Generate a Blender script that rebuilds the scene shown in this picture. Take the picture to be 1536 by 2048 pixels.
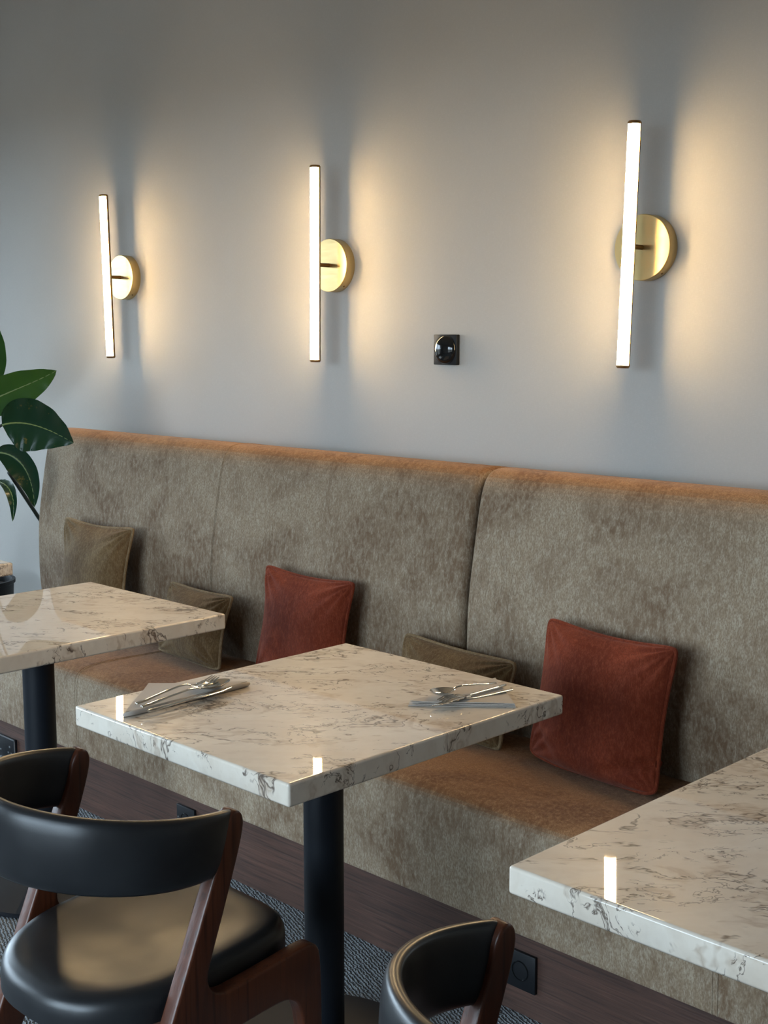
import bpy, bmesh, math, random
from mathutils import Vector, Matrix, noise
random.seed(7)
PI = math.pi
for o in list(bpy.data.objects): bpy.data.objects.remove(o)
SC = bpy.context.scene
COL = SC.collection

# ------------------------------------------------------------------ camera
CAMH = 1.52
cam_d = bpy.data.cameras.new('camera'); cam = bpy.data.objects.new('camera', cam_d); COL.objects.link(cam)
cam_d.sensor_fit = 'VERTICAL'; cam_d.sensor_height = 24.0; cam_d.lens = 2561.0/2048.0*24.0
cam_d.clip_start = 0.05
FW = Vector((-0.6961, 0.7050, -0.1350)).normalized()
RT = FW.cross(Vector((0, 0, 1))).normalized(); UP = RT.cross(FW)
cam.matrix_world = Matrix(((RT.x, UP.x, -FW.x, 0), (RT.y, UP.y, -FW.y, 0), (RT.z, UP.z, -FW.z, CAMH), (0, 0, 0, 1)))
SC.camera = cam

# ------------------------------------------------------------------ world, exposure
wd = bpy.data.worlds.new('world'); SC.world = wd; wd.use_nodes = True
nt = wd.node_tree; nt.nodes.clear()
wo = nt.nodes.new('ShaderNodeOutputWorld'); bg = nt.nodes.new('ShaderNodeBackground')
tc = nt.nodes.new('ShaderNodeTexCoord'); sx = nt.nodes.new('ShaderNodeSeparateXYZ'); rp = nt.nodes.new('ShaderNodeValToRGB')
nt.links.new(tc.outputs['Generated'], sx.inputs[0]); nt.links.new(sx.outputs['Z'], rp.inputs[0])
rp.color_ramp.elements[0].position = 0.0; rp.color_ramp.elements[0].color = (0.10, 0.115, 0.12, 1)
rp.color_ramp.elements[1].position = 0.03; rp.color_ramp.elements[1].color = (0.66, 0.84, 1.0, 1)
nt.links.new(rp.outputs[0], bg.inputs[0]); bg.inputs[1].default_value = 12.5
nt.links.new(bg.outputs[0], wo.inputs[0])
SC.view_settings.view_transform = 'Standard'; SC.view_settings.look = 'None'
SC.view_settings.gamma = 1.0; SC.view_settings.use_curve_mapping = False
SC.view_settings.exposure = 0.32

# room extents
YW = 2.957; YF = -3.2; XL = -7.2; XR = 2.5; ZC = 3.0
# windows: (wall, a0, a1, z0, z1)
WINS = [('f', -3.9, -2.1, 0.35, 2.55), ('f', -1.8, 0.0, 0.35, 2.55), ('l', -2.8, -1.2, 0.35, 2.55), ('l', -0.9, 0.7, 0.35, 2.55), ('l', 1.0, 2.5, 0.35, 2.55)]
for i, (w, a0, a1, z0, z1) in enumerate(WINS):      # sky portals in the window openings
    ld = bpy.data.lights.new('window_portal', 'AREA'); ld.shape = 'RECTANGLE'; ld.size = a1-a0; ld.size_y = z1-z0
    ld.cycles.is_portal = True
    lo = bpy.data.objects.new('window_portal', ld); COL.objects.link(lo)
    if w == 'f':
        lo.location = ((a0+a1)/2, YF-0.02, (z0+z1)/2); lo.rotation_euler = (PI/2, 0, 0)
        lo.rotation_euler = Vector((0, 1, 0)).to_track_quat('-Z', 'Z').to_euler()
    else:
        lo.location = (XL-0.02, (a0+a1)/2, (z0+z1)/2)
        lo.rotation_euler = Vector((1, 0, 0)).to_track_quat('-Z', 'Z').to_euler()

# ------------------------------------------------------------------ materials
class N:
    def __init__(s, name):
        s.m = bpy.data.materials.new(name); s.m.use_nodes = True; s.t = s.m.node_tree; s.t.nodes.clear()
        s.out = s.n('ShaderNodeOutputMaterial'); s.p = s.n('ShaderNodeBsdfPrincipled'); s.l(s.p.outputs[0], s.out.inputs[0])
    def n(s, t, **k):
        x = s.t.nodes.new(t)
        for a, b in k.items(): setattr(x, a, b)
        return x
    def l(s, a, b): s.t.links.new(a, b)
    def set(s, **k):
        for a, b in k.items():
            i = s.p.inputs[a.replace('_', ' ')]
            if isinstance(b, bpy.types.NodeSocket): s.l(b, i)
            else: i.default_value = (*b, 1) if isinstance(b, tuple) and len(b) == 3 else b
    def pos(s, kind='world'):
        if kind == 'world': return s.n('ShaderNodeNewGeometry').outputs['Position']
        return s.n('ShaderNodeTexCoord').outputs['Object']
    def map(s, v, scale=(1, 1, 1), rot=(0, 0, 0), loc=(0, 0, 0)):
        m = s.n('ShaderNodeMapping'); s.l(v, m.inputs[0]); m.inputs['Scale'].default_value = scale
        m.inputs['Rotation'].default_value = rot; m.inputs['Location'].default_value = loc; return m.outputs[0]
    def noise(s, v, scale, detail=4, rough=0.5, dist=0.0):
        x = s.n('ShaderNodeTexNoise'); s.l(v, x.inputs['Vector']); x.inputs['Scale'].default_value = scale
        x.inputs['Detail'].default_value = detail; x.inputs['Roughness'].default_value = rough; x.inputs['Distortion'].default_value = dist
        return x.outputs[0]
    def ramp(s, f, *st):
        r = s.n('ShaderNodeValToRGB'); s.l(f, r.inputs[0]); e = r.color_ramp.elements
        while len(e) < len(st): e.new(0.5)
        for i, (p, c) in enumerate(st):
            e[i].position = p; e[i].color = (*c, 1) if isinstance(c, tuple) else (c, c, c, 1)
        return r.outputs[0]
    def mix(s, f, a, b, mode='MIX'):
        x = s.n('ShaderNodeMix', data_type='RGBA', blend_type=mode)
        for v, i in ((f, 0), (a, 6), (b, 7)):
            if isinstance(v, bpy.types.NodeSocket): s.l(v, x.inputs[i])
            else: x.inputs[i].default_value = (*v, 1) if isinstance(v, tuple) else v
        return x.outputs[2]
    def math(s, op, a, b=0.0, c=0.0):
        x = s.n('ShaderNodeMath', operation=op)
        for i, v in enumerate((a, b, c)):
            if isinstance(v, bpy.types.NodeSocket): s.l(v, x.inputs[i])
            else: x.inputs[i].default_value = v
        return x.outputs[0]
    def bump(s, h, strength=0.3, dist=0.01):
        b = s.n('ShaderNodeBump'); s.l(h, b.inputs['Height']); b.inputs['Strength'].default_value = strength
        b.inputs['Distance'].default_value = dist; s.l(b.outputs[0], s.p.inputs['Normal'])

def plain(name, col, rough=0.5, metal=0.0, **k):
    x = N(name); x.set(Base_Color=col, Roughness=rough, Metallic=metal, **k)
    v = x.pos('obj'); x.bump(x.noise(v, 60, 3), 0.04, 0.002); return x.m

def m_wall():
    x = N('greige_wallpaper'); v = x.pos()
    a = x.noise(x.map(v, (1, 1, 14)), 90, 3); b = x.noise(x.map(v, (14, 14, 1)), 90, 3)
    w = x.math('ADD', a, b)
    big = x.noise(v, 1.3, 3)
    c = x.mix(x.ramp(big, (0.3, 0.0), (0.7, 1.0)), (0.47, 0.455, 0.425), (0.52, 0.505, 0.475))
    c = x.mix(x.ramp(w, (0.75, 0.0), (1.25, 1.0)), c, x.mix(1.0, c, (0.93, 0.93, 0.93), 'MULTIPLY'))
    x.set(Base_Color=c, Roughness=0.75); x.bump(w, 0.12, 0.002); return x.m
def m_paint(name, c):
    x = N(name); x.set(Base_Color=c, Roughness=0.8); x.bump(x.noise(x.pos(), 80, 3), 0.05, 0.002); return x.m
def m_carpet():
    x = N('blue_grey_carpet'); v = x.pos()
    rot = x.map(v, (1, 1, 1), (0, 0, math.radians(20)))
    wv = x.n('ShaderNodeTexWave', wave_type='BANDS', bands_direction='Y'); x.l(rot, wv.inputs[0])
    wv.inputs['Scale'].default_value = 36; wv.inputs['Distortion'].default_value = 5.0; wv.inputs['Detail'].default_value = 2; wv.inputs['Detail Scale'].default_value = 2.5
    n1 = x.noise(v, 260, 2); n2 = x.noise(v, 7, 3)
    hh = x.math('ADD', x.math('MULTIPLY', wv.outputs[1], 0.6), x.math('MULTIPLY', n1, 0.7))
    c = x.mix(x.ramp(hh, (0.35, 0.0), (0.85, 1.0)), (0.075, 0.082, 0.092), (0.32, 0.345, 0.36))
    c = x.mix(x.ramp(n2, (0.35, 0.0), (0.65, 0.35)), c, (0.16, 0.16, 0.16))
    x.set(Base_Color=c, Roughness=0.95); x.bump(hh, 0.9, 0.012); return x.m
def m_velvet(name, dark, mid, light, sheen=0.10, st=(0.75, 0.8, 0.75), kind='world', scale=1.0, creases=(), flat=0.0):
    x = N(name); v = x.pos(kind)
    patch = x.noise(v, 3.2*scale, 5, 0.62, 0.9)
    nap = x.noise(x.map(v, (1, 1, 0.40)), 85*scale, 5, 0.72, 0.4)
    fine = x.noise(x.map(v, (1, 1, 0.4)), 330, 2, 0.6)
    c = x.mix(x.ramp(patch, (0.40, 0.0), (0.58, 1.0)), dark, mid)
    c = x.mix(x.ramp(nap, (0.42, 0.0), (0.66, 0.6)), c, light)
    c = x.mix(x.ramp(fine, (0.38, 0.62), (0.62, 0.0)), c, dark)
    # pile's view-dependent shading painted into the colour: upward faces deeper, redder
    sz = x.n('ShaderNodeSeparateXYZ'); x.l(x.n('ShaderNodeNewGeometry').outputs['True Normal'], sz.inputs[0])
    up_tint = x.ramp(x.math('ADD', sz.outputs['Z'], x.math('MULTIPLY', x.math('SUBTRACT', nap, 0.5), 0.5)), (0.30, 0.0), (0.75, 1.0))
    c = x.mix(x.math('MULTIPLY', up_tint, flat), c, x.mix(1.0, c, (0.90, 0.62, 0.42), 'MULTIPLY'))
    x.set(Base_Color=c, Roughness=0.85, Sheen_Weight=sheen, Sheen_Roughness=0.45, Sheen_Tint=(*st, 1), Specular_IOR_Level=0.15)
    soft = x.noise(v, 14*scale, 3, 0.5, 0.6)
    hgt = x.math('ADD', x.math('MULTIPLY', soft, 0.7), x.math('MULTIPLY', nap, 0.25))
    hgt = x.math('ADD', hgt, x.math('MULTIPLY', fine, 0.12))
    for (p, r, ang) in creases:                  # pressed creases in the cloth, with their shade darkened into the colour
        d = x.n('ShaderNodeVectorMath', operation='DISTANCE'); x.l(v, d.inputs[0]); d.inputs[1].default_value = p
        mk = x.ramp(x.math('DIVIDE', d.outputs['Value'], r), (0.25, 1.0), (1.0, 0.0))
        q = x.noise(x.map(v, (2.6, 1, 0.8), (0, ang, 0)), 11, 3, 0.5, 0.8)
        rdg = x.ramp(x.math('ABSOLUTE', x.math('SUBTRACT', q, 0.5)), (0.0, 1.0), (0.03, 0.0))
        cr = x.math('MULTIPLY', rdg, mk)
        c = x.mix(x.math('MULTIPLY', cr, 0.45), c, dark); hgt = x.math('SUBTRACT', hgt, x.math('MULTIPLY', cr, 0.5))
    x.set(Base_Color=c)
    x.bump(hgt, 0.35, 0.012); return x.m
CREASES = [((-3.065, 2.604, 0.83), 0.17, 0.7), ((-2.15, 2.604, 0.85), 0.16, -0.9), ((-3.72, 2.604, 0.86), 0.14, 0.1)]
def m_wood(name, a, b, rough=0.45, axis='X', scale=1.0, kind='obj', coat=0.0):
    x = N(name); v = x.pos(kind)
    s = {'X': (0.06, 1, 1), 'Y': (1, 0.06, 1), 'Z': (1, 1, 0.06)}[axis]
    g = x.noise(x.map(v, s), 60*scale, 6, 0.65, 0.8); big = x.noise(x.map(v, s), 9*scale, 3, 0.5, 1.2)
    pores = x.noise(x.map(v, tuple(q*0.5 if q < 1 else q for q in s)), 200*scale, 2)
    c = x.mix(x.ramp(g, (0.35, 0.0), (0.7, 1.0)), a, b)
    c = x.mix(x.ramp(big, (0.4, 0.5), (0.65, 0.0)), c, a)
    c = x.mix(x.ramp(pores, (0.33, 0.6), (0.46, 0.0)), c, tuple(q*0.35 for q in a))
    x.set(Base_Color=c, Roughness=rough, Coat_Weight=coat, Coat_Roughness=0.25)
    x.bump(x.math('ADD', x.math('MULTIPLY', g, 0.4), pores), 0.25, 0.002); return x.m
def m_marble():
    x = N('veined_marble'); v = x.pos()
    r = x.map(v, (1, 1, 1), (0, 0, math.radians(-42)), (1.37, 0.22, 0.5))
    st = x.map(r, (1.0, 2.0, 1.2))
    w = x.n('ShaderNodeTexNoise'); x.l(st, w.inputs['Vector']); w.inputs['Scale'].default_value = 3.2; w.inputs['Detail'].default_value = 5
    wm = x.n('ShaderNodeVectorMath', operation='MULTIPLY_ADD'); x.l(w.outputs[1], wm.inputs[0]); wm.inputs[1].default_value = (0.75, 0.75, 0.75); x.l(st, wm.inputs[2])
    def ridge(scale, wid, detail=3):
        n = x.noise(wm.outputs[0], scale, detail, 0.6)
        d = x.math('ABSOLUTE', x.math('SUBTRACT', n, 0.5))
        return x.ramp(d, (0.0, 1.0), (wid, 0.0))
    rg = ridge(3.6, 0.014); rg2 = ridge(8.5, 0.018, 4)
    mask = x.ramp(x.noise(st, 5.2, 4, 0.65), (0.50, 0.0), (0.535, 1.0))
    mask2 = x.ramp(x.noise(x.map(st, (1, 1, 1), (0, 0, 0), (7, 3, 1)), 5.0, 4, 0.65), (0.505, 0.0), (0.54, 1.0))
    vein = x.math('MAXIMUM', x.math('MULTIPLY', rg, mask), x.math('MULTIPLY', rg2, mask2))
    cloud = x.noise(wm.outputs[0], 2.4, 5, 0.6); speck = x.noise(v, 34, 3)
    base = x.mix(x.ramp(cloud, (0.35, 0.0), (0.65, 1.0)), (0.68, 0.58, 0.47), (0.80, 0.73, 0.63))
    base = x.mix(x.ramp(speck, (0.5, 0.0), (0.75, 0.25)), base, (0.52, 0.44, 0.36))
    stain = x.math('MULTIPLY', x.ramp(x.noise(wm.outputs[0], 4.4, 3, 0.6), (0.44, 0.0), (0.5, 0.5), (0.56, 0.0)), mask)
    base = x.mix(stain, base, (0.36, 0.24, 0.15))
    c = x.mix(x.math('MULTIPLY', vein, 0.92), base, (0.07, 0.042, 0.03))
    x.set(Base_Color=c, Roughness=0.4, Specular_IOR_Level=0.08, Coat_Weight=1.0, Coat_Roughness=0.02, Coat_IOR=1.5)
    return x.m
def m_leather():
    x = N('black_leather'); v = x.pos('obj')
    vo = x.n('ShaderNodeTexVoronoi', feature='DISTANCE_TO_EDGE'); x.l(v, vo.inputs['Vector']); vo.inputs['Scale'].default_value = 420
    n1 = x.noise(v, 12, 4)
    x.set(Base_Color=x.mix(n1, (0.008, 0.009, 0.011), (0.016, 0.017, 0.019)), Roughness=x.ramp(n1, (0.3, 0.31), (0.7, 0.39)), Specular_IOR_Level=0.5)
    hh = x.math('ADD', x.math('MULTIPLY', x.ramp(vo.outputs[0], (0.0, 0.0), (0.25, 1.0)), 0.015), x.math('MULTIPLY', x.noise(v, 14, 1), 0.5))
    x.bump(hh, 0.25, 0.006); return x.m
def m_brass():
    x = N('brushed_brass'); v = x.pos('obj'); g = x.noise(x.map(v, (0.05, 1, 1)), 260, 3)
    x.set(Base_Color=(0.72, 0.53, 0.24), Metallic=1.0, Roughness=x.ramp(g, (0.3, 0.30), (0.7, 0.42))); x.bump(g, 0.05, 0.001); return x.m
def m_emit(name, col, s):
    x = N(name); x.set(Base_Color=(0.8, 0.75, 0.65), Roughness=0.4, Emission_Color=(*col, 1), Emission_Strength=s); return x.m
def m_leaf(name, a, b):
    x = N(name); v = x.pos('obj')
    n = x.noise(v, 9, 4); y = x.ramp(x.noise(v, 16, 4, 0.7), (0.62, 0.0), (0.70, 0.7))
    c = x.mix(n, a, b); c = x.mix(y, c, (0.16, 0.13, 0.03))
    x.set(Base_Color=c, Roughness=0.26, Specular_IOR_Level=0.25)
    x.bump(x.noise(v, 30, 3), 0.15, 0.004); return x.m
def m_glass():
    x = N('window_glass'); t = x.n('ShaderNodeBsdfTransparent'); g = x.n('ShaderNodeBsdfGlossy'); g.inputs['Roughness'].default_value = 0.0
    lw = x.n('ShaderNodeFresnel'); lw.inputs[0].default_value = 1.45; mx = x.n('ShaderNodeMixShader')
    x.l(lw.outputs[0], mx.inputs[0]); x.l(t.outputs[0], mx.inputs[1]); x.l(g.outputs[0], mx.inputs[2]); x.l(mx.outputs[0], x.out.inputs[0]); return x.m

M = dict(
    wall=m_wall(), paint=m_paint('grey_paint', (0.50, 0.48, 0.45)), ceil=m_paint('ceiling_paint', (0.36, 0.35, 0.34)), carpet=m_carpet(),
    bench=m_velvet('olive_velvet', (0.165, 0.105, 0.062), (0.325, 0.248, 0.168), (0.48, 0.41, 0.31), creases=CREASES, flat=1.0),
    olive=m_velvet('olive_cushion_velvet', (0.095, 0.052, 0.020), (0.170, 0.108, 0.048), (0.25, 0.18, 0.095), kind='obj', scale=1.4),
    red=m_velvet('rust_cushion_velvet', (0.11, 0.017, 0.006), (0.185, 0.032, 0.011), (0.25, 0.060, 0.026), 0.12, (0.95, 0.6, 0.5), kind='obj', scale=1.4),
    cord=m_velvet('tan_piping_velvet', (0.15, 0.095, 0.045), (0.26, 0.18, 0.10), (0.34, 0.26, 0.16), kind='obj', scale=1.4),
    plinth=m_wood('dark_plinth_wood', (0.050, 0.022, 0.014), (0.115, 0.052, 0.034), 0.6, 'X', kind='world'),
    chairwood=m_wood('walnut_stained_wood', (0.075, 0.019, 0.007), (0.130, 0.036, 0.013), 0.36, 'Z', 0.6),
    marble=m_marble(), black=plain('black_powder_coat', (0.006, 0.008, 0.012), 0.45, 0.0, Specular_IOR_Level=0.25), leather=m_leather(), brass=m_brass(),
    darkbrass=plain('dark_brass', (0.33, 0.19, 0.08), 0.4, 1.0), lamp=m_emit('lit_lamp_diffuser', (1.0, 0.70, 0.36), 105.0),
    gloss=plain('glossy_black_plastic', (0.006, 0.007, 0.008), 0.08), matte=plain('black_plastic', (0.007, 0.008, 0.010), 0.45, 0.0, Specular_IOR_Level=0.3),
    metal=plain('brushed_silver_metal', (0.55, 0.56, 0.57), 0.3, 1.0), steel=plain('polished_steel', (0.72, 0.70, 0.66), 0.10, 1.0),
    paper=m_paint('grey_paper_napkin', (0.46, 0.41, 0.36)), leafA=m_leaf('dark_green_leaf', (0.006, 0.028, 0.016), (0.014, 0.05, 0.022)),
    leafB=m_leaf('mid_green_leaf', (0.022, 0.07, 0.012), (0.04, 0.11, 0.02)), rib=plain('pale_leaf_rib', (0.16, 0.24, 0.09), 0.4),
    stem=plain('dark_stem', (0.016, 0.022, 0.016), 0.4), soil=plain('dark_soil', (0.02, 0.014, 0.01), 0.95),
    winframe=plain('dark_window_frame', (0.03, 0.03, 0.032), 0.4), glass=m_glass(), tick=plain('white_print', (0.6, 0.6, 0.6), 0.5))

# ------------------------------------------------------------------ mesh helpers
def obj(name, bm, mat, parent=None, smooth=False, angle=35):
    me = bpy.data.meshes.new(name)
    if smooth:
        for f in bm.faces: f.smooth = True
        for e in bm.edges:
            if len(e.link_faces) == 2 and e.calc_face_angle(0) > math.radians(angle): e.smooth = False
    bm.to_mesh(me); bm.free(); me.materials.append(M[mat] if isinstance(mat, str) else mat)
    o = bpy.data.objects.new(name, me); COL.objects.link(o)
    if parent: o.parent = parent
    return o
def tag(o, label, cat, group=None, kind=None):
    if label: o['label'] = label
    if cat: o['category'] = cat
    if group: o['group'] = group
    if kind: o['kind'] = kind
    return o
def thing(name, label, cat, loc=(0, 0, 0), rz=0.0, group=None):
    o = bpy.data.objects.new(name, None); COL.objects.link(o); o.location = loc; o.rotation_euler = (0, 0, rz)
    o.empty_display_size = 0.1
    return tag(o, label, cat, group)
def struct(name, bm, mat, parent=None):
    o = obj(name, bm, mat, parent)
    if not parent: o['kind'] = 'structure'
    return o
def dup(root, loc, rz=0.0, label=None):
    r = root.copy(); COL.objects.link(r); r.location = loc; r.rotation_euler = (0, 0, rz)
    if label: r['label'] = label
    for ch in list(root.children):
        c = ch.copy(); COL.objects.link(c); c.parent = r
        for g in list(ch.children):
            d = g.copy(); COL.objects.link(d); d.parent = c
    return r
def box(bm, x0, x1, y0, y1, z0, z1, bev=0.0, seg=2):
    vs = [bm.verts.new((x, y, z)) for x in (x0, x1) for y in (y0, y1) for z in (z0, z1)]
    fs = [(0, 1, 3, 2), (4, 6, 7, 5), (0, 4, 5, 1), (2, 3, 7, 6), (0, 2, 6, 4), (1, 5, 7, 3)]
    new = [bm.faces.new([vs[i] for i in f]) for f in fs]
    if bev > 0:
        ed = list({e for f in new for e in f.edges})
        bmesh.ops.bevel(bm, geom=ed, offset=bev, segments=seg, affect='EDGES', profile=0.5, clamp_overlap=True)
    return bm
def harden(o):
    md = o.modifiers.new('weighted_normal', 'WEIGHTED_NORMAL'); md.weight = 100; md.keep_sharp = True; return o
def B(*a, **k): return box(bmesh.new(), *a, **k)
def lathe(bm, prof, n=32, M4=None):
    rings = []
    for r, z in prof:
        if r < 1e-6: rings.append([bm.verts.new((0, 0, z))])
        else: rings.append([bm.verts.new((r*math.cos(2*PI*i/n), r*math.sin(2*PI*i/n), z)) for i in range(n)])
    for a, b in zip(rings, rings[1:]):
        for i in range(n):
            j = (i+1) % n
            if len(a) == 1 and len(b) == 1: break
            if len(a) == 1: bm.faces.new((a[0], b[j], b[i]))
            elif len(b) == 1: bm.faces.new((a[i], a[j], b[0]))
            else: bm.faces.new((a[i], a[j], b[j], b[i]))
    vs = [v for r in rings for v in r]
    bmesh.ops.recalc_face_normals(bm, faces=bm.faces)
    if M4 is not None: bmesh.ops.transform(bm, matrix=M4, verts=vs)
    return bm
def tube(bm, pts, rad, n=8, closed=False, cap=True):
    pts = [Vector(p) for p in pts]; L = len(pts); rings = []; prev = None
    rads = rad if isinstance(rad, (list, tuple)) else [rad]*L
    for i, p in enumerate(pts):
        a = pts[(i-1) % L] if (closed or i > 0) else p; b = pts[(i+1) % L] if (closed or i < L-1) else p
        t = (b-a).normalized()
        if prev is None:
            u = t.orthogonal().normalized()
        else:
            u = (prev - t*prev.dot(t)); u = u.normalized() if u.length > 1e-6 else t.orthogonal().normalized()
        prev = u; w = t.cross(u)
        rings.append([bm.verts.new(p + (u*math.cos(2*PI*k/n) + w*math.sin(2*PI*k/n))*rads[i]) for k in range(n)])
    for i in range(L if closed else L-1):
        a, b = rings[i], rings[(i+1) % L]
        for k in range(n): bm.faces.new((a[k], a[(k+1) % n], b[(k+1) % n], b[k]))
    if cap and not closed:
        bm.faces.new(rings[0][::-1]); bm.faces.new(rings[-1])
    return bm
def extrude_poly(bm, poly, lo, hi, fn, bev=0.0, seg=3):
    """poly: list of (a, b); fn(a, b, t) -> xyz; extruded from t=lo to t=hi"""
    A = [bm.verts.new(fn(a, b, lo)) for a, b in poly]; Bv = [bm.verts.new(fn(a, b, hi)) for a, b in poly]
    f1 = bm.faces.new(A); f2 = bm.faces.new(Bv[::-1]); n = len(poly)
    for i in range(n): bm.faces.new((A[i], Bv[i], Bv[(i+1) % n], A[(i+1) % n]))
    bmesh.ops.recalc_face_normals(bm, faces=bm.faces)
    if bev > 0:
        ed = list({e for f in (f1, f2) for e in f.edges})
        bmesh.ops.bevel(bm, geom=ed, offset=bev, segments=seg, affect='EDGES', profile=0.5, clamp_overlap=True)
    return bm
def smooth_poly(pts, it=2, closed=True):
    """Chaikin corner cutting"""
    for _ in range(it):
        q = []; L = len(pts)
        for i in range(L if closed else L-1):
            a, b = pts[i], pts[(i+1) % L]
            q.append(tuple(a[k]*0.75+b[k]*0.25 for k in range(len(a)))); q.append(tuple(a[k]*0.25+b[k]*0.75 for k in range(len(a))))
        if not closed: q = [pts[0]] + q + [pts[-1]]
        pts = q
    return pts
def sweep(bm, path, sections, cap=True):
    rings = [[bm.verts.new(p) for p in sec] for sec in sections]
    for a, b in zip(rings, rings[1:]):
        n = len(a)
        for k in range(n): bm.faces.new((a[k], a[(k+1) % n], b[(k+1) % n], b[k]))
    if cap: bm.faces.new(rings[0][::-1]); bm.faces.new(rings[-1])
    bmesh.ops.recalc_face_normals(bm, faces=bm.faces)
    return bm

# ------------------------------------------------------------------ room shell
struct('floor', B(XL, XR, YF, YW+0.1, -0.08, 0.0), 'carpet')
struct('ceiling', B(XL, XR, YF-0.1, YW+0.1, ZC, ZC+0.1), 'ceil')
struct('wall_back', B(XL, XR, YW, YW+0.12, 0, ZC), 'wall')
struct('wall_right', B(XR, XR+0.1, YF-0.1, YW+0.1, 0, ZC), 'paint')
def window_wall(name, side, lo, hi, wins):
    bm = bmesh.new(); T = 0.12
    def bb(a0, a1, z0, z1):
        if side == 'f': box(bm, a0, a1, YF-T, YF, z0, z1)
        else: box(bm, XL-T, XL, a0, a1, z0, z1)
    z0, z1 = wins[0][3], wins[0][4]
    bb(lo, hi, 0, z0); bb(lo, hi, z1, ZC); c = lo
    for w in wins: bb(c, w[1], z0, z1); c = w[2]
    bb(c, hi, z0, z1)
    return struct(name, bm, 'paint')
window_wall('wall_front', 'f', XL-0.12, XR+0.1, [w for w in WINS if w[0] == 'f'])
window_wall('wall_left', 'l', YF, YW+0.1, [w for w in WINS if w[0] == 'l'])
for i, (s, a0, a1, z0, z1) in enumerate(WINS):
    def bb(bm, a, b, d0, d1, c, d):
        if s == 'f': box(bm, a, b, YF-d1, YF-d0, c, d)
        else: box(bm, XL-d1, XL-d0, a, b, c, d)
    w = bpy.data.objects.new('window_%d' % (i+1), None); COL.objects.link(w); w['kind'] = 'structure'
    bm = bmesh.new(); f = 0.05
    for (a, b, c, d) in ((a0, a0+f, z0, z1), (a1-f, a1, z0, z1), (a0+f, a1-f, z0, z0+f), (a0+f, a1-f, z1-f, z1), ((a0+a1)/2-0.025, (a0+a1)/2+0.025, z0+f, z1-f)):
        bb(bm, a, b, 0.03, 0.09, c, d)
    obj('window_frame', bm, 'winframe', w)
    for (a, b) in ((a0+f, (a0+a1)/2-0.025), ((a0+a1)/2+0.025, a1-f)):
        bm = bmesh.new(); bb(bm, a, b, 0.058, 0.062, z0+f, z1-f); obj('pane', bm, 'glass', w)

# ------------------------------------------------------------------ banquette bench
XE = -4.505; XG = -2.266; XB = 1.6
bench = thing('banquette_bench', 'long olive velvet banquette bench with dark wood plinth along the wall', 'bench', (XE, 2.15, 0))
def bobj(name, bm, mat, parent, smooth=True, angle=40):
    for v in bm.verts: v.co -= Vector((XE, 2.15, 0))
    return obj(name, bm, mat, parent, smooth, angle)
back_prof = smooth_poly([(2.93, 0.40), (2.64, 0.40), (2.606, 0.50), (2.600, 0.64), (2.604, 0.80), (2.625, 0.93), (2.645, 1.04), (2.662, 1.115), (2.690, 1.158), (2.745, 1.166), (2.82, 1.157), (2.935, 1.138), (2.945, 1.10), (2.945, 0.45)], 2)
def stitched(bm, x, prof, z_lo, gap=0.006, off=0.0007):
    pts = [p for p in prof]
    for dx in (-gap/2, gap/2):
        tube(bm, [(x+dx, a, b) for a, b in pts], 0.0013, 6)
    return bm
front_only = [p for p in back_prof if p[0] < 2.93 and p[1] > 0.47]
front_only.sort(key=lambda p: (p[1] if p[0] < 2.72 else 1.2+p[0]))
for x0, x1 in ((XE, XG-0.005), (XG+0.005, XB)):
    bm = extrude_poly(bmesh.new(), back_prof, x0, x1, lambda a, b, t: (t, a, b), 0.022, 5)
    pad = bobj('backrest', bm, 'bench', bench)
    for xs in (-3.385, -1.15, -0.03):
        if x0 < xs < x1:
            bm = stitched(bmesh.new(), xs, front_only, 0.47); bobj('seam', bm, 'bench', pad)
seat_prof = smooth_poly([(2.30, 0.190), (2.151, 0.190), (2.149, 0.193), (2.146, 0.30), (2.146, 0.40), (2.152, 0.445), (2.178, 0.466), (2.24, 0.473), (2.38, 0.470), (2.55, 0.466), (2.66, 0.462), (2.66, 0.192)], 2)
bm = extrude_poly(bmesh.new(), seat_prof, XE, XB, lambda a, b, t: (t, a, b), 0.02, 4)
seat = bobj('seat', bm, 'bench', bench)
sp = [p for p in seat_prof if p[0] < 2.59 and not (p[0] > 2.17 and p[1] < 0.4)]
sp.sort(key=lambda p: (p[1] if p[0] < 2.165 else p[0]+1))
for xs in (-3.51, -2.357, -1.204, -0.05):
    bm = stitched(bmesh.new(), xs, sp, 0.2, 0.012); bobj('seam', bm, 'bench', seat)
for x0, x1 in ((XE+0.02, -2.372), (-2.37, -0.25), (-0.248, XB-0.02)):
    bobj('plinth_board', box(bmesh.new(), x0, x1, 2.156, 2.185, 0.0, 0.192, 0.001, 1), 'plinth', bench, False)
bobj('plinth_frame', box(bmesh.new(), XE+0.04, XB-0.04, 2.186, 2.90, 0.0, 0.191), 'black', bench, False)
bobj('back_frame', box(bmesh.new(), XE+0.03, XB-0.03, 2.67, 2.93, 0.192, 0.42), 'bench', bench, False)

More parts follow.
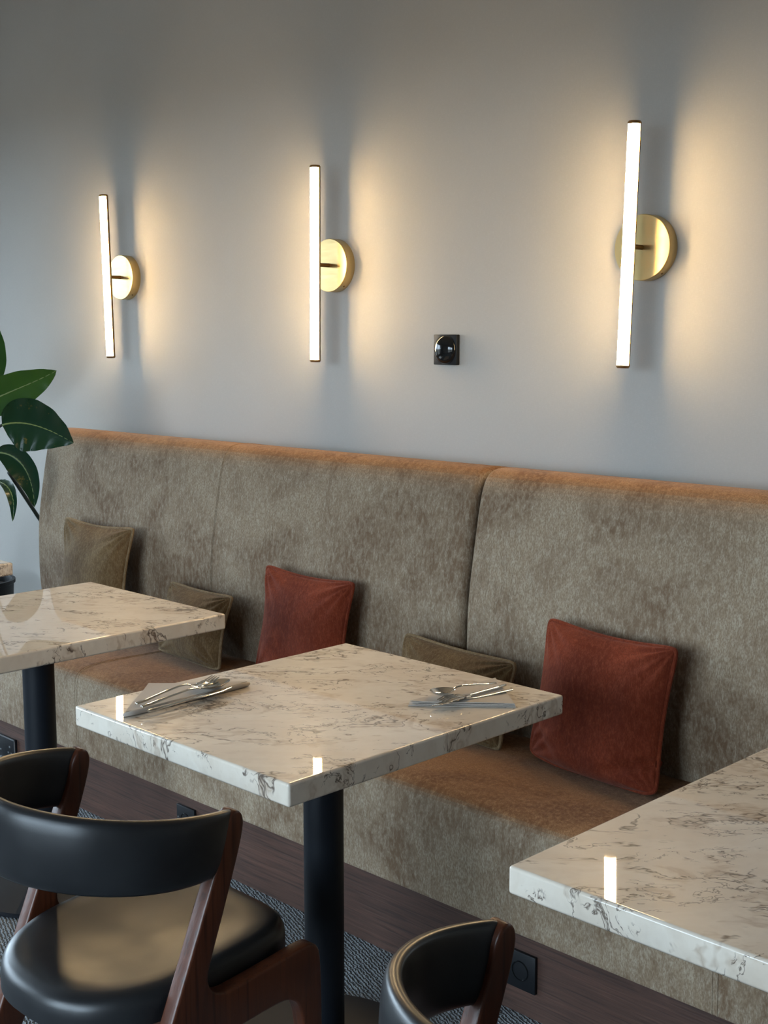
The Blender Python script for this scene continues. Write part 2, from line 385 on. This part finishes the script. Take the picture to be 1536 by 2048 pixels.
# ------------------------------------------------------------------ tables
h = 0.75; TT = 0.77; TTH = 0.043
def make_table(label):
    t = thing('marble_table', label, 'table', (0, 0, 0), 0, 'square marble cafe tables')
    harden(obj('tabletop', B(-0.334, 0.334, -0.386, 0.386, TT-TTH, TT, bev=0.0055, seg=3), 'marble', t, True, 60))
    obj('mounting_plate', B(-0.15, 0.15, -0.15, 0.15, TT-TTH-0.008, TT-TTH-0.0005), 'black', t)
    obj('leg', lathe(bmesh.new(), [(0, 0.02), (0.0425, 0.02), (0.0425, TT-TTH-0.008), (0, TT-TTH-0.008)], 40), 'black', t, True)
    obj('base', lathe(bmesh.new(), [(0, 0.0), (0.196, 0.0), (0.20, 0.003), (0.20, 0.008), (0.195, 0.012), (0.05, 0.018), (0.048, 0.03), (0, 0.03)], 48), 'black', t, True)
    return t
TX = [-2.553*h-1.526*h*k for k in (-1, 0, 1, 2)]     # right, middle, left, far left
TY = 2.343*h
table = make_table('square marble table with two napkins and cutlery laid on it')
table.location = (TX[1], TY, 0)
dup(table, (TX[0], TY, 0), 0, 'bare square marble table nearest the camera, cut by the right edge')
dup(table, (TX[2], TY, 0), 0, 'bare square marble table in front of the two olive cushions')
dup(table, (TX[3], TY, 0), 0, 'marble table corner at the left edge beside the plant')

# ------------------------------------------------------------------ chairs
def make_chair(label):
    t = thing('dining_chair', label, 'chair', (0, 0, 0), 0, 'dining chairs at the marble tables')
    # side frame in (v, z), v forward
    outer = [(-0.325, 0.0), (-0.28, 0.11), (-0.155, 0.405), (-0.072, 0.605), (-0.046, 0.672), (-0.040, 0.705), (-0.022, 0.728), (-0.002, 0.718), (0.001, 0.688),
             (-0.035, 0.583), (-0.079, 0.465), (-0.084, 0.442), (-0.074, 0.418), (-0.048, 0.407), (-0.02, 0.409), (0.06, 0.416), (0.140, 0.425), (0.166, 0.422), (0.178, 0.396),
             (0.180, 0.259), (0.185, 0.0), (0.157, 0.0), (0.135, 0.27), (0.124, 0.320), (0.098, 0.338), (0.07, 0.339), (0.0, 0.334), (-0.07, 0.325), (-0.115, 0.30), (-0.15, 0.25), (-0.245, 0.07), (-0.292, 0.0)]
    for s in (-1, 1):
        bm = extrude_poly(bmesh.new(), smooth_poly(outer, 2), 0.2345*s-0.0165, 0.2345*s+0.0165, lambda a, b, q: (q, a, b), 0.006, 3)
        obj('side_frame', bm, 'chairwood', t, True, 50)
    for v, z, hh in ((-0.135, 0.355, 0.03), (0.14, 0.365, 0.028)):
        obj('cross_rail', B(-0.2190, 0.2190, v-0.011, v+0.011, z-hh, z+hh, bev=0.004), 'chairwood', t, True, 50)
    # seat pad: superellipse-like outline, bowed rear
    NU, NV = 26, 30; bm = bmesh.new()
    def outl(a):      # a in [0, 2pi): outline point
        cs, sn = math.cos(a), math.sin(a)
        e = 2/4.5 if sn > 0 else 2/2.2
        return (0.2165*abs(cs)**(2/5.0 if sn > 0 else 2/2.5)*(1 if cs > 0 else -1), -0.055+(0.232 if sn > 0 else 0.235)*abs(sn)**e*(1 if sn > 0 else -1))
    n = 72; prof = [(1.0, -0.028), (1.0, -0.006), (0.995, 0.008), (0.975, 0.020), (0.94, 0.027), (0.87, 0.030), (0.72, 0.026), (0.5, 0.020), (0.25, 0.016)]
    rings = []
    for s, dz in prof:
        ring = []
        for i in range(n):
            u, v = outl(2*PI*i/n); u *= s; v = -0.055+(v+0.055)*s
            ring.append(bm.verts.new((u, v, 0.413+0.07*(v+0.055)+dz)))
        rings.append(ring)
    c = bm.verts.new((0, -0.055, 0.413+0.0155)); cb = bm.verts.new((0, -0.055, 0.413-0.028))
    for a, b in zip(rings, rings[1:]):
        for i in range(n): bm.faces.new((a[i], a[(i+1) % n], b[(i+1) % n], b[i]))
    for i in range(n):
        bm.faces.new((rings[-1][i], rings[-1][(i+1) % n], c)); bm.faces.new((rings[0][(i+1) % n], rings[0][i], cb))
    bmesh.ops.recalc_face_normals(bm, faces=bm.faces)
    obj('seat', bm, 'leather', t, True, 60)
    # backrest band
    path = []
    for i in range(57):
        q = PI*i/56; cs, sn = math.cos(q), math.sin(q)
        path.append((-0.2356*abs(cs)**0.874*(1 if cs > 0 else -1)*(1+0.159*math.sin(2*min(q, PI-q))), -0.0214-0.3008*abs(sn)**1.03))
    secs = []; NS = len(path)-1
    for i, (u, v) in enumerate(path):
        pa, pb = path[max(i-1, 0)], path[min(i+1, NS)]
        tx, ty = pb[0]-pa[0], pb[1]-pa[1]; L = math.hypot(tx, ty); nx, ny = ty/L, -tx/L
        k = math.sin(PI*i/NS)
        zt = 0.7245+0.0405*k; zb = 0.6153+0.0168*k; th = 0.0115+0.004*k
        if i in (0, NS): th *= 0.8; zt -= 0.003; zb += 0.003
        m = (zt+zb)/2; hh = (zt-zb)/2; sec = []
        for a in range(20):
            ang = 2*PI*a/20; ca, sa = math.cos(ang), math.sin(ang)
            off = th*(abs(ca)**0.6)*(1 if ca > 0 else -1); z = m+hh*(abs(sa)**0.55)*(1 if sa > 0 else -1)
            lean = (z-0.70)*0.36*(1-k)**1.5                    # follows the slanted posts at the ends
            off += 0.004*k*(1-((z-m)/hh)**2)
            sec.append((u+nx*off, v+ny*off+lean, z))
        secs.append(sec)
    band = obj('backrest', sweep(bmesh.new(), None, secs), 'leather', t, True, 60)
    for s in (0, NS):
        mid = Vector(secs[s][0])
        pts = [Vector(p)+Vector((0, 0.001, 0)) for p in secs[s]]
        obj('piping', tube(bmesh.new(), pts, 0.0022, 6, closed=True), 'leather', band, True)
    return t
chair = make_chair('black leather chair with curved back at the laid table')
chair.location = (-1.894, 1.322, 0); chair.rotation_euler.z = 0.009
dup(chair, (-0.826, 1.296, 0), -0.10, 'black leather chair in the bottom foreground, only its curved back showing')

# ------------------------------------------------------------------ wall lamps
LZ = 1.755; YR = 2.86
def make_lamp(label, x, tilt):
    t = thing('wall_lamp', label, 'lamp', (x, YW, LZ), 0, 'brass wall lamps')
    RX = Matrix.Rotation(PI/2, 4, 'X')     # lathe axis z -> -y
    dth = 0.037
    d = obj('wall_plate', lathe(bmesh.new(), [(0, 0.0), (0.0855, 0.0), (0.0862, 0.002), (0.0862, dth-0.002), (0.0848, dth), (0, dth)], 64, RX), 'brass', t, True, 30)
    obj('screw', lathe(bmesh.new(), [(0, 0), (0.003, 0), (0.003, 0.002), (0, 0.002)], 12, Matrix.Translation((0.052, -0.018, -0.0685)) @ Matrix.Rotation(math.radians(143), 4, 'Y')), 'darkbrass', d)
    obj('arm', lathe(bmesh.new(), [(0, dth), (0.0065, dth), (0.0065, 0.088), (0, 0.088)], 20, RX), 'darkbrass', t, True)
    yc = YR-YW; L = 0.307; r = 0.0165
    Rt = Matrix.Translation((0, yc, 0)) @ Matrix.Rotation(tilt, 4, 'Y')
    # channel: back half shell
    def shell(a0, a1, rad, z0, z1, n=24):
        bm = bmesh.new(); ps = [(rad*math.sin(a0+(a1-a0)*i/n), -rad*math.cos(a0+(a1-a0)*i/n)) for i in range(n+1)]
        extrude_poly(bm, ps, z0, z1, lambda a, b, q: (a, b, q)); bmesh.ops.transform(bm, matrix=Rt, verts=bm.verts); return bm
    ha = math.radians(93)
    obj('channel', shell(ha, 2*PI-ha, r+0.0012, -L, L), 'darkbrass', t, True, 50)
    obj('diffuser', shell(-ha, ha, r, -L, L), 'lamp', t, True, 50)
    for s in (-1, 1):
        bm = lathe(bmesh.new(), [(0, 0), (r+0.0016, 0), (r+0.0016, 0.004), (r-0.001, 0.008), (0, 0.0085)], 32)
        bmesh.ops.transform(bm, matrix=Rt @ (Matrix.Translation((0, 0, L)) if s > 0 else Matrix.Translation((0, 0, -L)) @ Matrix.Rotation(PI, 4, 'X')), verts=bm.verts)
        obj('end_cap', bm, 'darkbrass', t, True)
    return t
make_lamp('brass tube wall lamp, leftmost of the three', -4.346, math.radians(-1.8))
make_lamp('brass tube wall lamp, middle one of the three', -3.139, math.radians(0.5))
make_lamp('brass tube wall lamp, rightmost and largest of the three', -1.930, math.radians(1.6))

# ------------------------------------------------------------------ wall control dial
t = thing('wall_control', 'square black wall sensor with glossy round dome between two lamps', 'sensor', (-2.643, YW, 1.483))
RX = Matrix.Rotation(PI/2, 4, 'X')
obj('plate', B(-0.047, 0.047, -0.015, 0, -0.046, 0.046, bev=0.002), 'matte', t, True)
obj('dome', lathe(bmesh.new(), [(0, 0.015), (0.0435, 0.015), (0.043, 0.018), (0.039, 0.022), (0.031, 0.026), (0.018, 0.0295), (0, 0.031)], 48, RX), 'gloss', t, True, 70)
obj('lens', lathe(bmesh.new(), [(0.0435, 0.0145), (0.0448, 0.0145), (0.0448, 0.0165), (0.0435, 0.0165)], 48, RX), 'matte', t, True)

# ------------------------------------------------------------------ plinth sockets
def socket(label, x, z, w=0.075, hh=0.075, metal=False, rz=0):
    t = thing('power_socket', label, 'socket', (x, 2.156, z), 0, 'power sockets in the bench plinth')
    obj('plate', B(-w/2, w/2, -0.009, 0.0, -hh/2, hh/2, bev=0.002), 'matte', t, True)
    if metal:
        bm = bmesh.new()
        for (a, b, c, d) in ((-w/2, w/2, hh/2-0.004, hh/2), (-w/2, w/2, -hh/2, -hh/2+0.004), (-w/2, -w/2+0.004, -hh/2, hh/2), (w/2-0.004, w/2, -hh/2, hh/2)):
            box(bm, a, b, -0.0105, -0.0085, c, d)
        obj('rim', bm, 'metal', t)
        for k in (-1, 1):
            bm = bmesh.new()
            box(bm, k*w/4-0.004, k*w/4+0.004, -0.0105, -0.008, 0.008, 0.014); box(bm, k*w/4-0.014, k*w/4-0.006, -0.0105, -0.008, -0.013, -0.008); box(bm, k*w/4+0.006, k*w/4+0.014, -0.0105, -0.008, -0.013, -0.008)
            obj('outlet', bm, 'metal', t)
    else:
        obj('outlet', lathe(bmesh.new(), [(0, 0.008), (0.020, 0.008), (0.021, 0.0105), (0.023, 0.0105), (0.024, 0.008)], 32, RX), 'gloss', t, True)
        bm = bmesh.new()
        for k in range(5): box(bm, -w/2+0.006, -w/2+0.009+0.002*(k % 2), -0.0096, -0.008, -0.02+0.006*k, -0.018+0.006*k)
        obj('marking', bm, 'tick', t)
    return t
socket('black power socket on plinth beside the foreground chair', -1.690, 0.108, 0.085, 0.088)
socket('black power socket on plinth just above the curved chair back', -2.937, 0.118, 0.085, 0.085)
socket('silver-rimmed black double socket on plinth at the left edge', -3.985, 0.098, 0.145, 0.085, True)

# ------------------------------------------------------------------ cushions
def make_cushion(label, mat, w, hgt, thick, loc, yaw, lean, roll=0.0, slump=0.0, seed=0, pinch=0.09):
    t = thing('cushion', label, 'cushion', loc, 0, ('rust' if mat == 'red' else 'olive')+' velvet cushions on the bench')
    n = 56; Mx = Matrix.Rotation(yaw, 4, 'Z') @ Matrix.Rotation(lean, 4, 'X') @ Matrix.Rotation(roll, 4, 'Y')
    def P(u, v, side):
        cn = 0.045*(u*u*v*v)**5; pz = pinch if v > 0 else pinch*(1+v)-(0.07 if slump else 0.03)*(-v)
        x = w/2*u*(1-pinch*(1-v*v)-cn); z = hgt/2*v*(1-pz*(1-u*u)-cn)
        e = max(0.0, (1-u**4)*(1-v**4)); d = thick/2*(e**0.55)*(0.72+0.28*(1-u*u)*(1-v*v))
        wob = noise.noise(Vector((x*7+seed*3.1, z*7, side*2.0)))*0.010*e**0.5
        # pulled wrinkles radiating from the corners
        cr = 0
        for cu in (-1, 1):
            for cv in (-1, 1):
                a = math.atan2((v-cv), (u-cu)); rr = math.hypot(u-cu, v-cv)
                cr += math.sin(a*15+seed+cu*2+cv)*0.006*math.exp(-(rr/0.55)**2)*min(1, rr*4)
        if slump:
            low = max(0.0, (-v-0.35)/0.65)
            d *= 1+0.35*low*(1-u*u)
            cr -= 0.030*slump*math.exp(-((v+0.62-0.35*(u-0.9))/0.07)**2)*max(0, u-0.2)
            cr -= 0.026*slump*math.exp(-((v+0.60+0.9*(u+0.75))/0.09)**2)*max(0, -u-0.35)
        y = side*(d+(wob+cr)*(1 if d > 0.001 else 0))
        # back of the cushion flattens against the backrest
        if side > 0: y *= 0.75
        y += 0.012*math.sin(u*1.6+seed)*(1-v*v)
        return Vector((x, y, z))
    bm = bmesh.new(); F = {}; Bk = {}
    for i in range(n+1):
        for j in range(n+1):
            u = math.sin((i/n-0.5)*PI*0.98)/math.sin(0.49*PI); v = math.sin((j/n-0.5)*PI*0.98)/math.sin(0.49*PI)
            F[i, j] = bm.verts.new(P(u, v, -1))
            if i in (0, n) or j in (0, n): Bk[i, j] = F[i, j]
            else: Bk[i, j] = bm.verts.new(P(u, v, 1))
    for i in range(n):
        for j in range(n):
            bm.faces.new((F[i, j], F[i+1, j], F[i+1, j+1], F[i, j+1])); bm.faces.new((Bk[i, j+1], Bk[i+1, j+1], Bk[i+1, j], Bk[i, j]))
    edge = [F[i, 0].co.copy() for i in range(n)]+[F[n, j].co.copy() for j in range(n)]+[F[i, n].co.copy() for i in range(n, 0, -1)]+[F[0, j].co.copy() for j in range(n, 0, -1)]
    # soften corner radius
    edge2 = [tuple((edge[k-1]+edge[k]*2+edge[(k+1) % len(edge)])/4) for k in range(len(edge))]
    pb = tube(bmesh.new(), edge2, 0.0055, 8, closed=True)
    zmin = min((Mx @ v.co).z for v in bm.verts)
    T = Matrix.Translation((0, 0, -zmin-0.002)) @ Mx
    bmesh.ops.transform(bm, matrix=T, verts=bm.verts); bmesh.ops.transform(pb, matrix=T, verts=pb.verts)
    obj('cover', bm, mat, t, True, 80); obj('piping', pb, 'cord' if mat == 'olive' else mat, t, True)
    return t
ZS = 0.468
make_cushion('large rust velvet cushion beside the right table', 'red', 0.395, 0.345, 0.135, (-1.735, 2.50, ZS), math.radians(-4), math.radians(-10), math.radians(1), 1.0, 1)
make_cushion('rust velvet cushion behind the laid table', 'red', 0.385, 0.35, 0.13, (-2.825, 2.515, ZS), math.radians(2), math.radians(-8), math.radians(1), 0, 2)
make_cushion('square olive velvet cushion at the plant end of the bench', 'olive', 0.43, 0.39, 0.13, (-3.96, 2.515, ZS), math.radians(2), math.radians(-8), math.radians(0), 0, 3)
make_cushion('small olive velvet cushion leaning low behind the left table corner', 'olive', 0.39, 0.235, 0.11, (-3.345, 2.50, ZS), math.radians(-6), math.radians(-14), math.radians(-1), 0, 4, 0.07)
make_cushion('low olive velvet cushion behind the right napkin, below the backrest gap', 'olive', 0.42, 0.23, 0.11, (-2.225, 2.51, ZS), math.radians(-3), math.radians(-14), math.radians(1), 0, 5, 0.07)

# ------------------------------------------------------------------ napkins and cutlery
def napkin(label, a, b, c, fold):
    """right triangle, right angle at b; fold = hypotenuse thick side a-c or thin"""
    t = thing('paper_napkin', label, 'napkin', ((a[0]+c[0])/2, (a[1]+c[1])/2, TT), 0, 'folded napkins on the laid table')
    o = Vector(t.location); bmL = []
    A, Bv, C = [Vector((p[0], p[1], TT))-o for p in (a, b, c)]
    for k in range(4):
        bm = bmesh.new(); z = 0.0006+0.0021*k; N1 = 10
        sh = 1-0.010*k; cen = (A+Bv+C)/3
        rows = []
        for i in range(N1+1):
            row = []
            for j in range(N1+1-i):
                p = A+(Bv-A)*(i/N1)+(C-A)*(j/N1)
                p = cen+(p-cen)*sh
                # puffed towards the fold a-c, flat at b
                fo = 1-i/N1
                w = 0.0010*k*fo + 0.0006*math.sin(p.x*40+k)*k*0.5
                row.append(p+Vector((0, 0, z+w)))
            rows.append(row)
        top = [[bm.verts.new(p+Vector((0, 0, 0.0014))) for p in r] for r in rows]; bot = [[bm.verts.new(p) for p in r] for r in rows]
        for i in range(N1):
            for j in range(N1-i):
                bm.faces.new((top[i][j], top[i+1][j], top[i][j+1])); bm.faces.new((bot[i][j], bot[i][j+1], bot[i+1][j]))
                if j < N1-i-1:
                    bm.faces.new((top[i+1][j], top[i+1][j+1], top[i][j+1])); bm.faces.new((bot[i+1][j], bot[i][j+1], bot[i+1][j+1]))
        loop = [(0, j) for j in range(N1)]+[(i, N1-i) for i in range(N1)]+[(i, 0) for i in range(N1, 0, -1)]
        for q in range(len(loop)):
            (i, j), (k2, l2) = loop[q], loop[(q+1) % len(loop)]
            bm.faces.new((top[i][j], top[k2][l2], bot[k2][l2], bot[i][j]))
        bmesh.ops.recalc_face_normals(bm, faces=bm.faces)
        obj('ply', bm, 'paper', t, True, 60)
    if fold:
        pts = [A+(C-A)*(i/12)+Vector((0, 0, 0.0062)) for i in range(13)]
        obj('rolled_fold', tube(bmesh.new(), pts, [0.003]+[0.0060]*11+[0.003], 10), 'paper', t, True)
    return t
napkin('grey paper napkin with rolled fold at the table corner away from the bench', (-2.102, 1.392), (-2.262, 1.562), (-2.107, 1.718), True)
napkin('grey paper napkin on the bench side of the laid table', (-1.757, 1.850), (-1.592, 1.996), (-1.748, 2.120), False)

def cut_frame(p0, p1):
    d = Vector(p1)-Vector(p0); L = d.length; x = d.normalized(); y = Vector((0, 0, 1)).cross(x).normalized(); z = x.cross(y)
    return Matrix(((x.x, y.x, z.x, 0), (x.y, y.y, z.y, 0), (x.z, y.z, z.z, 0), (0, 0, 0, 1))), L
def strip(bm, path, thick):
    """path: list of (x, half width, z) -> flat solid with rounded section"""
    secs = []
    for x, w, z in path:
        sec = []
        for k in range(10):
            a = 2*PI*k/10; sec.append((x, w*math.cos(a), z+thick*math.sin(a)))
        secs.append(sec)
    return sweep(bm, None, secs)
def cutlery(kind, label, p0, p1, flip=False):
    """p0 = handle end, p1 = head tip (world)"""
    t = thing(kind, label, kind, p0, 0, 'cutlery on the laid table')
    R, L = cut_frame(p0, p1); fz = -1 if flip else 1
    def add(name, bm):
        if flip:
            for v in bm.verts: v.co.z *= -1
            bmesh.ops.reverse_faces(bm, faces=bm.faces)
        bmesh.ops.transform(bm, matrix=R, verts=bm.verts); return obj(name, bm, 'steel', t, True, 60)
    hd = L*0.62
    if kind == 'knife':
        add('handle', strip(bmesh.new(), [(0, 0.003, 0), (0.004, 0.0052, 0), (0.03, 0.006, 0), (L*0.35, 0.0045, 0), (L*0.5, 0.004, 0)], 0.0028))
        add('blade', strip(bmesh.new(), [(L*0.5, 0.005, 0), (L*0.53, 0.007, 0), (L*0.6, 0.0095, 0), (L*0.85, 0.0095, 0), (L*0.95, 0.006, 0), (L, 0.001, 0)], 0.0010))
        return t
    add('handle', strip(bmesh.new(), [(0, 0.003, 0), (0.003, 0.0055, 0.0005), (0.025, 0.0062, 0.001), (hd*0.5, 0.0042, 0.004), (hd*0.85, 0.0028, 0.006), (hd, 0.0028, 0.004), (hd*1.06, 0.0045, 0.001)], 0.0020))
    if kind == 'spoon':
        bm = bmesh.new(); nu, nv = 16, 12; a = (L-hd*1.04)/2; cx = hd*1.04+a; b = 0.0205; g = {}; g2 = {}
        for i in range(nu):
            for j in range(nv+1):
                ang = 2*PI*i/nu; r = j/nv
                x = cx+a*r*math.cos(ang)*1.0; y = b*r*math.sin(ang)*(1+0.10*math.cos(ang)); z = -0.011*(1-r*r)+0.003
                g[i, j] = bm.verts.new((x, y, z)) if (j > 0 or i == 0) else g[0, 0]
                g2[i, j] = bm.verts.new((x, y, z-0.0012)) if (j > 0 or i == 0) else g2[0, 0]
        for i in range(nu):
            k = (i+1) % nu
            for j in range(nv):
                if j == 0: bm.faces.new((g[0, 0], g[i, 1], g[k, 1])); bm.faces.new((g2[0, 0], g2[k, 1], g2[i, 1]))
                else: bm.faces.new((g[i, j], g[i, j+1], g[k, j+1], g[k, j])); bm.faces.new((g2[i, j], g2[k, j], g2[k, j+1], g2[i, j+1]))
            bm.faces.new((g[i, nv], g2[i, nv], g2[k, nv], g[k, nv]))
        add('bowl', bm)
    else:
        x0 = hd*1.04; x1 = x0+(L-x0)*0.42
        head = add('head', strip(bmesh.new(), [(x0, 0.0045, 0.001), (x0+0.006, 0.009, -0.002), (x0+0.014, 0.0125, -0.005), (x1, 0.0128, -0.0065)], 0.0013))
        for k in range(4):
            y = -0.0108+0.0072*k
            bm = tube(bmesh.new(), [(x1-0.002, y, -0.0065), ((x1+L)/2, y, -0.0055), (L*0.98, y, -0.001), (L, y, 0.0)], [0.0016, 0.0016, 0.0013, 0.0006], 8)
            if flip:
                for v in bm.verts: v.co.z *= -1
                bmesh.ops.reverse_faces(bm, faces=bm.faces)
            bmesh.ops.transform(bm, matrix=R, verts=bm.verts); obj('tine', bm, 'steel', head, True)
    return t
cutlery('fork', 'steel fork left of the spoon on the rolled napkin', (-2.1218, 1.4354, 0.7860), (-2.1370, 1.6510, 0.8000))
cutlery('spoon', 'steel spoon with bowl up on the rolled napkin', (-2.0904, 1.4271, 0.7880), (-2.1156, 1.6679, 0.7920))
cutlery('knife', 'steel knife lying under the spoon on the rolled napkin', (-2.0673, 1.4275, 0.7845), (-2.0879, 1.6551, 0.7845))
cutlery('spoon', 'steel spoon with raised bowl on the napkin nearer the bench', (-1.6965, 2.0581, 0.7900), (-1.7331, 1.8931, 0.7940))
cutlery('knife', 'steel knife on the napkin nearer the bench', (-1.6857, 2.0769, 0.7840), (-1.6945, 1.8542, 0.7825))
cutlery('fork', 'steel fork nearest the table edge on the napkin by the bench', (-1.6539, 2.0612, 0.7835), (-1.6944, 1.8781, 0.7880), True)

# ------------------------------------------------------------------ plant at the end of the bench
PC = Vector((-5.12, 2.66, 0))
plant = thing('potted_plant', 'large leafy green plant with glossy leaves at the left edge beside the bench', 'plant', PC)
obj('pot', lathe(bmesh.new(), [(0, 0), (0.12, 0), (0.13, 0.01), (0.155, 0.455), (0.162, 0.46), (0.162, 0.475), (0.148, 0.475), (0.144, 0.44), (0, 0.44)], 40), 'matte', plant, True, 40)
obj('soil', lathe(bmesh.new(), [(0, 0.452), (0.09, 0.45), (0.143, 0.443), (0.143, 0.441), (0, 0.441)], 32), 'soil', plant, True)
def bez(ps, n):
    out = []
    for i in range(n+1):
        t = i/n; q = list(ps)
        while len(q) > 1: q = [q[k]*(1-t)+q[k+1]*t for k in range(len(q)-1)]
        out.append(q[0])
    return out
def leaf(mid, width, side_hint, fold, mat, wave=0.0, seed=0, peak=0.42, stem_from=None, base_notch=False):
    pts = bez(mid, 28); n = len(pts)-1; bm = bmesh.new(); rows = []; m = 7
    for i, p in enumerate(pts):
        t = (pts[min(i+1, n)]-pts[max(i-1, 0)]).normalized(); s = side_hint-t*side_hint.dot(t); s.normalize(); nn = t.cross(s).normalized()
        q = i/n
        w = width*(math.sin(PI*q**(math.log(0.5)/math.log(peak)))**0.75 if 0 < q < 1 else 0.0)
        row = []
        for j in range(-m, m+1):
            a = j/m; off = s*(w*a)+nn*(abs(a)**1.3*w*fold + wave*math.sin(q*30+seed+(2 if a > 0 else 0))*abs(a)**2*0.5 + (0.0012 if w > 0.01 else 0)*math.sin(q*90-abs(a)*14))
            row.append(p+off)
        rows.append((row, nn))
    T = [[bm.verts.new(p+nn*0.0006-PC) for p in r] for r, nn in rows]; U = [[bm.verts.new(p-nn*0.0006-PC) for p in r] for r, nn in rows]
    for i in range(n):
        for j in range(2*m):
            bm.faces.new((T[i][j], T[i+1][j], T[i+1][j+1], T[i][j+1])); bm.faces.new((U[i][j+1], U[i+1][j+1], U[i+1][j], U[i][j]))
        bm.faces.new((T[i][0], U[i][0], U[i+1][0], T[i+1][0])); bm.faces.new((T[i+1][2*m], U[i+1][2*m], U[i][2*m], T[i][2*m]))
    bmesh.ops.remove_doubles(bm, verts=bm.verts, dist=0.00005)
    lf = obj('leaf', bm, mat, plant, True, 80)
    obj('midrib', tube(bmesh.new(), [p-PC for p in pts], [0.0042*(1-0.8*i/n) for i in range(n+1)], 6), 'rib', lf, True)
    if stem_from is not None:
        a = Vector(stem_from); b = pts[0]; c1 = a+(b-a)*0.5+Vector((0, 0, 0.25*(b-a).length)); 
        obj('petiole', tube(bmesh.new(), [p-PC for p in bez([a, c1, b], 16)], [0.009-0.004*k/16 for k in range(17)], 8), 'stem', lf, True)
RTv = RT.copy()
toC = Vector((0.84, -0.45, 0.1)).normalized()
s0 = PC+Vector((-0.03, 0, 0.445))
up = Vector((0, 0, 1))
leaf([Vector((-4.8668, 2.5000, 1.2693)), Vector((-4.6735, 2.4800, 1.4036)), Vector((-4.5766, 2.4700, 1.4914)), Vector((-4.5119, 2.4600, 1.5860))], 0.095, RTv, -0.25, 'leafB', 0.004, 1, stem_from=s0+Vector((-0.05, -0.02, 0)))
leaf([Vector((-4.2680, 2.1800, 1.2386)), Vector((-4.1780, 2.2700, 1.3182)), Vector((-4.0925, 2.3600, 1.3498)), Vector((-4.0288, 2.4300, 1.4043))], 0.068, (up*0.9+toC*0.25), 0.15, 'leafB', 0.006, 2, 0.45, stem_from=s0+Vector((-0.03, 0.03, 0)))
leaf([Vector((-4.1736, 2.2900, 1.2112)), Vector((-4.1352, 2.3600, 1.2347)), Vector((-4.0862, 2.4300, 1.1942)), Vector((-4.0302, 2.4900, 1.1435))], 0.098, (up*0.95+toC*0.15), 0.22, 'leafA', 0.008, 3, 0.36, stem_from=s0+Vector((0.02, -0.04, 0)))
leaf([Vector((-4.4936, 2.4400, 1.0834)), Vector((-4.4097, 2.4900, 1.0854)), Vector((-4.3888, 2.5300, 1.0073)), Vector((-4.4046, 2.5400, 0.8715))], 0.052, (RTv*0.8+up*0.6), 0.5, 'leafA', 0.003, 4, 0.42, stem_from=s0+Vector((0.05, -0.02, 0)))
leaf([Vector((-4.7836, 2.5500, 0.9358)), Vector((-4.5907, 2.5400, 0.9718)), Vector((-4.5160, 2.5300, 0.9095)), Vector((-4.5409, 2.5200, 0.8032))], 0.022, RTv, 0.5, 'leafA', 0.002, 5, 0.45, stem_from=s0+Vector((-0.06, 0.0, 0)))
bm = tube(bmesh.new(), [p-PC for p in bez([Vector((-4.6434, 2.5700, 0.9856)), Vector((-4.7384, 2.6800, 0.8876)), Vector((-4.7648, 2.7800, 0.7476)), Vector((-4.7844, 2.8500, 0.6544))], 20)], 0.008, 8)
obj('stem', bm, 'stem', plant, True)
